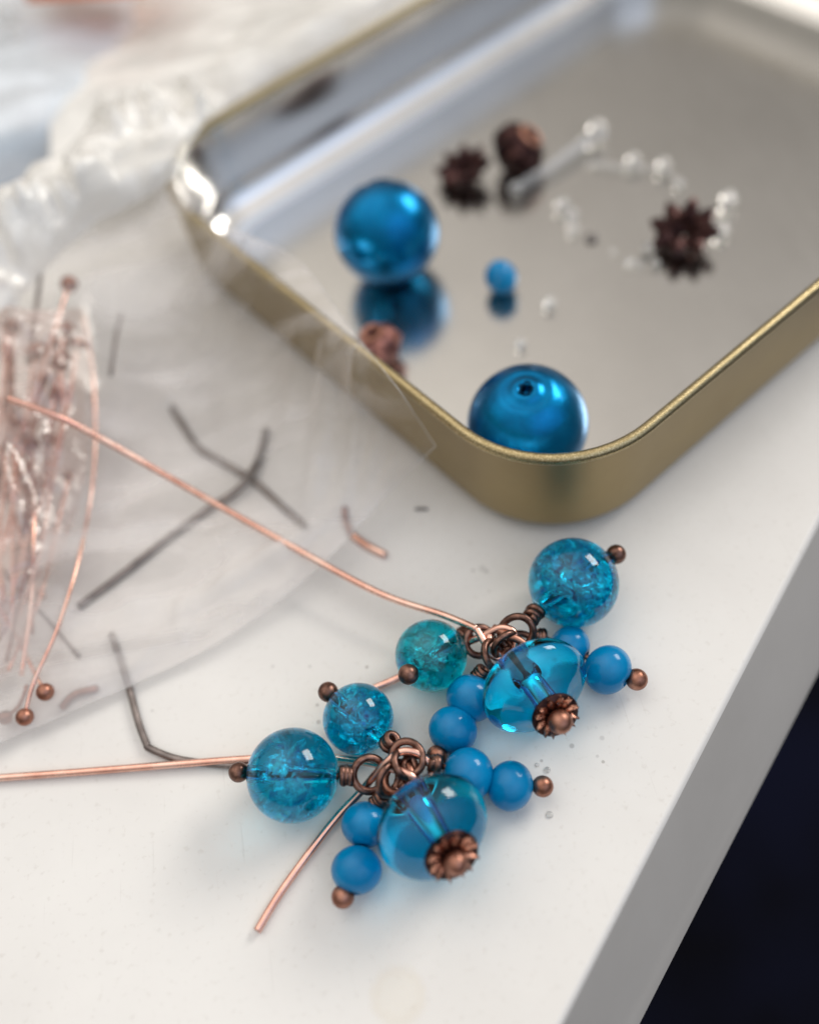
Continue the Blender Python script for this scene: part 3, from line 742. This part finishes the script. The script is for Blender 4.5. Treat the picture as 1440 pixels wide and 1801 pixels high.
filigree(664, 606, 5.4, cv(-.3, .55, .75), 'reddish copper spacer bead just inside the tin wall, in front of the pearl', 'spacer')

# clear scraps on the floor of the tin
g = G(); tube(g, spline([P(903, 333, FLO+.9), P(960, 298, FLO+1.0), P(1010, 262, FLO+1.2), P(1042, 240, FLO+1.4)], 6), lambda t: .62+.18*t, 10)
ball(g, P(1050, 228, FLO+1.6), 1.35); ball(g, P(905, 331, FLO+.9), .85)
tag(build(g, 'plastic_rod', M['clearbit'], None), 'clear plastic rod with a knob at each end on the tin floor', 'plastic rod')
g = G(); tube(g, spline([P(1035, 288, FLO+.4), P(1075, 292, FLO+.4), P(1115, 295, FLO+.5), P(1165, 298, FLO+.5), P(1195, 325, FLO+.3)], 6), .32, 8)
ball(g, P(1113, 282, FLO+1.1), 1.0); ball(g, P(1166, 290, FLO+1.0), .95); ball(g, P(1195, 322, FLO+.6), .6)
tag(build(g, 'plastic_thread', M['clearbit'], None), 'faint clear thread with two blobs between the rod and the right star cap', 'plastic thread')
SB = 'clear seed beads and droplets on the tin floor'
def seed(px, py, r, label):
    g = G(); c = P(px, py, FLO+r*.9); lathe(g, sphere_prof(r, r*.28, 10, .8), c, cv(random.uniform(-1, 1), random.uniform(-1, 1), .7), 18, closed=True)
    tag(build(g, 'clear_seed_bead', M['clearbit'], None), label, 'seed bead', SB)
for (a, b_, r_, l_) in ((988, 360, .95, 'clear seed bead, highest of the three in a short row below the rod'),
                        (1006, 378, .85, 'clear seed bead, middle of the three in a short row below the rod'),
                        (1008, 402, .7, 'clear seed bead, lowest of the three in a short row below the rod'),
                        (1280, 350, 1.15, 'largest clear bead, at the upper right of the right star cap'),
                        (1268, 405, 1.05, 'clear bead touching the right side of the right star cap'),
                        (1140, 436, .85, 'clear seed bead at the lower left of the right star cap'),
                        (1108, 460, .55, 'tiny clear bead, left one of the pair below and left of the star cap'),
                        (1124, 464, .5, 'tiny clear bead, right one of the pair below and left of the star cap'),
                        (1152, 462, .6, 'tiny clear bead closest beneath the right star cap'),
                        (1078, 441, .3, 'tiniest clear droplet between the short row and the star cap'),
                        (966, 533, .8, 'clear droplet right of the small opaque blue bead'),
                        (916, 605, .65, 'clear droplet just above the front corner pearl')):
    seed(a, b_, r_, l_)
g = G(); ball(g, P(1040, 417, FLO+.3), .8, (0, 0, 1), 12, 8, .4); tag(build(g, 'grey_crumb', M['bore_chip'], None), 'dull grey crumb on the tin floor beside the clear beads', 'crumb')

# droplets on the sill
for (a, b_, r_, l_) in ((966, 1433, .32, 'tiny clear droplet on the sill below the rightmost copper ball'), (962, 1354, .3, 'tiny clear droplet on the sill above the ball of the right pointing charm'), (944, 1345, .2, 'tiniest droplet on the sill between the disc and the right pointing charm')):
    g = G(); ball(g, P(a, b_, .05), r_, (0, 0, 1), 14, 8, .5); tag(build(g, 'droplet', M['clearbit'], None), l_, 'droplet', 'droplets on the sill')
g = G(); tube(g, wirepath([(730, 896, .2), (740, 894, .25), (752, 896, .2)], 3), .14, 6); tag(build(g, 'wire_crumb', M['bore_chip'], None), 'tiny dark crumb on the sill below the corner of the tin', 'crumb')

# ------------------------------------------------------------------ plastic bags
def sheet(name, rows, mt, amp, label, cat, seed_, sub=7, seam=True, scale=.10, ridge=1.0, group=None, thick=.04, folds=()):
    FO = [(P(*f_[0]), P(*f_[1]), f_[2], f_[3]) for f_ in folds]
    R_ = [[P(*p) for p in row] for row in rows]
    cols = [spline(row, sub) for row in R_]
    nc = len(cols[0]); gridc = [spline([cols[r_][c_] for r_ in range(len(cols))], sub) for c_ in range(nc)]
    nr = len(gridc[0]); vs = []
    off = V((seed_*13.7, seed_*5.1, seed_*3.3))
    for i in range(nr):
        for j in range(nc):
            p = gridc[j][i].copy()
            edge = min(1.0, min(i, nr-1-i, j, nc-1-j)/4+.25)
            q = V((p.x*scale, p.y*scale, 0))+off
            w = noise.noise(q*1.0+V((noise.noise(q*.7)*2, noise.noise(q*.7+V((5, 5, 5)))*2, 0)))
            rd = 1-abs(noise.noise(q*1.7+V((9, 2, 1))))*2.2
            rd2 = 1-abs(noise.noise(q*4.1+V((1, 8, 3))))*2.2
            cell = noise.cell(q*1.3)
            vd = noise.voronoi(q*1.8)[0]
            p.z += amp*edge*(.5*w+ridge*(.45*max(0, rd)**2+.22*max(0, rd2)**2)+ridge*.5*(vd[1]-vd[0]))
            for (fa, fb, fh, fw) in FO:
                a2 = V((fa.x, fa.y, 0)); d2 = V((fb.x-fa.x, fb.y-fa.y, 0)); q2 = V((p.x, p.y, 0))-a2
                tt = max(0, min(1, q2.dot(d2)/d2.length_squared)); dd = (q2-d2*tt).length
                p.z += fh*math.exp(-(dd/fw)**2)*min(1, .25+1.5*min(tt, 1-tt)*2)*edge
            vs.append(p)
    fs = [(i*nc+j, i*nc+j+1, (i+1)*nc+j+1, (i+1)*nc+j) for i in range(nr-1) for j in range(nc-1)]
    cen = sum(vs, V((0, 0, 0)))/len(vs); cen.z = 0
    t = thing(name, cen, label, cat, group)
    o = mesh('film', vs, fs, M[mt], t, True, cen)
    if seam:
        bd = [j for j in range(nc)]+[i*nc+nc-1 for i in range(1, nr)]+[(nr-1)*nc+j for j in range(nc-2, -1, -1)]+[i*nc for i in range(nr-2, 0, -1)]
        g = G(); tube(g, [vs[k] for k in bd], thick, 6, closed=True); build(g, 'seam', M['seam'], t)
    return t
sheet('plastic_bag', [
    [(-90, 1345, 1.2), (40, 1290, 1.2), (228, 1208, 1.0), (400, 1122, 1.4), (560, 1000, 2.4), (690, 862, 4.5), (766, 786, 8.5)],
    [(-90, 1150, 4), (60, 1110, 4.2), (220, 1040, 3), (380, 950, 3), (520, 860, 4.5), (650, 765, 8), (733, 735, 11)],
    [(-90, 900, 7), (70, 860, 7.5), (215, 800, 5), (360, 720, 5), (480, 655, 9), (610, 660, 13.3), (702, 688, 14.8)],
    [(-90, 680, 10), (75, 620, 12), (205, 560, 10), (320, 490, 11), (440, 470, 14.5), (560, 540, 15.3), (652, 622, 15.4)],
    [(-90, 480, 14), (70, 420, 15), (190, 340, 15), (280, 300, 16), (400, 395, 15.8), (520, 455, 15.8), (602, 558, 15.5)],
    ], 'film', 1.3, 'large clear plastic bag whose pointed corner leans on the front wall of the tin', 'plastic bag', 1, 12, True, .09, .7, folds=(
        ((585, 600, 13), (545, 900, 4), 1.5, .9), ((640, 640, 13), (600, 900, 4), 1.4, .6), ((668, 700, 12), (640, 850, 6), 1.4, .5), ((700, 730, 12), (672, 850, 6), 1.2, .5),
        ((540, 560, 13), (500, 780, 6), .9, 1.0), ((480, 520, 13), (330, 640, 7), 1.0, 1.6), ((330, 1080, 1), (600, 920, 2), 1.1, .8), ((250, 1165, 1), (420, 1060, 2), .6, .7),
        ((330, 1040, 2), (322, 1130, 1), .6, .6), ((110, 1150, 2), (330, 1115, 2), .6, .6), ((730, 745, 11), (700, 830, 7), .5, .35), ((400, 430, 15), (300, 560, 9), .9, 1.5)))
sheet('pin_bag', [
    [(-90, 1240, 1.6), (-20, 1215, 1.6), (25, 1170, 1.8), (50, 1110, 2.2), (78, 1040, 2.6)],
    [(-90, 1050, 5), (-20, 1040, 6), (40, 1020, 5.5), (90, 980, 4.5), (128, 930, 4)],
    [(-90, 850, 8), (-10, 830, 9), (60, 810, 8.5), (115, 800, 7), (160, 790, 5.6)],
    [(-90, 700, 11), (-10, 680, 12), (60, 670, 12), (115, 665, 10.5), (166, 660, 8)],
    [(-90, 560, 13), (-10, 545, 14), (50, 545, 14), (105, 545, 13), (148, 540, 10.5)],
    ], 'film_pink', 1.8, 'small rosy crumpled bag holding the bundle of copper head pins', 'plastic bag', 4, 11, False, .08, .8, folds=[((20, 540, 13), (60, 600, 13), 2.0, .8), ((0, 600, 12), (40, 640, 12), 2.2, 1.0), ((90, 690, 10), (165, 700, 8), 2.0, 1.2), ((130, 700, 10), (110, 800, 8), 2.0, 1.0), ((40, 720, 10), (75, 800, 8), 2.0, .7), ((20, 800, 8), (55, 930, 6), 1.6, .7)])
sheet('crumpled_wrapper', [
    [(-90, 640, 13), (20, 560, 13), (60, 500, 14), (170, 400, 15), (290, 330, 16), (322, 300, 16)],
    [(-90, 540, 16), (20, 470, 16), (100, 400, 17), (190, 330, 18), (290, 270, 18), (345, 245, 17)],
    [(-90, 440, 17), (10, 400, 18), (90, 330, 19), (200, 250, 19), (300, 215, 18), (385, 200, 16)],
    [(-90, 370, 14), (0, 340, 15), (80, 300, 16), (190, 200, 16), (300, 165, 16), (400, 170, 14.5)],
    ], 'film_milky', 2.4, 'bright crinkled fold of clear wrapper rising beside the left corner of the tin', 'plastic wrapper', 7, 12, False, .09, .9, folds=[((190+22*k+6*math.sin(k*2.3), 175+40*math.sin(k*1.7)-4*k+30, 17), (215+22*k+9*math.cos(k*1.9), 265-6*k+18*math.sin(k*2.9), 17), 2.2, .75) for k in range(9)]
        +[((10+26*k, 400-14*k+14*math.sin(k*2.1), 17), (40+24*k+12*math.cos(k*1.3), 470-16*k, 16), 2.4, .8) for k in range(8)])
sheet('clear_wrapper', [
    [(90, 330, 9), (230, 260, 9), (340, 225, 10), (420, 175, 10), (560, 90, 10), (740, -20, 10)],
    [(90, 210, 10), (220, 160, 12), (330, 130, 12), (420, 100, 12), (560, 30, 12), (720, -60, 12)],
    [(100, 90, 8), (220, 60, 9), (330, 50, 10), (430, 30, 10), (560, -30, 10), (700, -110, 9)],
    [(130, -60, 6), (240, -80, 7), (340, -90, 7), (440, -100, 7), (560, -130, 7), (690, -180, 7)],
    ], 'film_milky', 1.7, 'cream toned cloudy wrapper behind the back wall of the tin', 'plastic wrapper', 9, 8, True, .07, .8)
sheet('blue_wrapper', [
    [(-120, 380, 5), (0, 330, 5), (90, 300, 5), (150, 250, 6)],
    [(-120, 250, 10), (0, 220, 11), (100, 190, 11), (190, 150, 9)],
    [(-120, 90, 11), (0, 80, 12), (110, 70, 12), (230, 60, 9)],
    [(-120, -80, 7), (0, -90, 8), (140, -90, 8), (280, -90, 7)],
    ], 'film_blue', 1.4, 'bluish translucent wrapper in the top left corner', 'plastic wrapper', 12, 8, True, .05, .8)
def slab(name, quad, h, mt, label, cat):
    g = G(); b0 = [P(*q) for q in quad]; tp = [v+V((0, 0, h)) for v in b0]
    g.add(b0+tp, [(3, 2, 1, 0), (4, 5, 6, 7)]+[(i, (i+1) % 4, (i+1) % 4+4, i+4) for i in range(4)])
    o = build(g, name, M[mt], None, False)
    bv = o.modifiers.new('bv', 'BEVEL'); bv.width = .15*MM; bv.segments = 2
    tag(o, label, cat)
slab('blue_card', [(-80, 370, .1), (60, 345, .1), (95, 225, .1), (-60, 235, .1)], .5, 'paleblue', 'pale blue card showing under the wrappers at the left edge', 'card')
slab('orange_packet', [(50, 5, 16), (262, -8, 16), (300, -90, 16), (60, -90, 16)], 2.0, 'orange', 'orange packet only just showing at the top left edge', 'packet')
for (a, b_, r_, l_) in ((14, 25, 1.6, 'bright clear bead at the top left, upper one'), (30, 62, 1.0, 'bright clear bead at the top left, lower one')):
    g = G(); ball(g, P(a, b_, 15), r_); tag(build(g, 'clear_bead', M['clearbit'], None), l_, 'bead', 'clear beads in the blue wrapper')
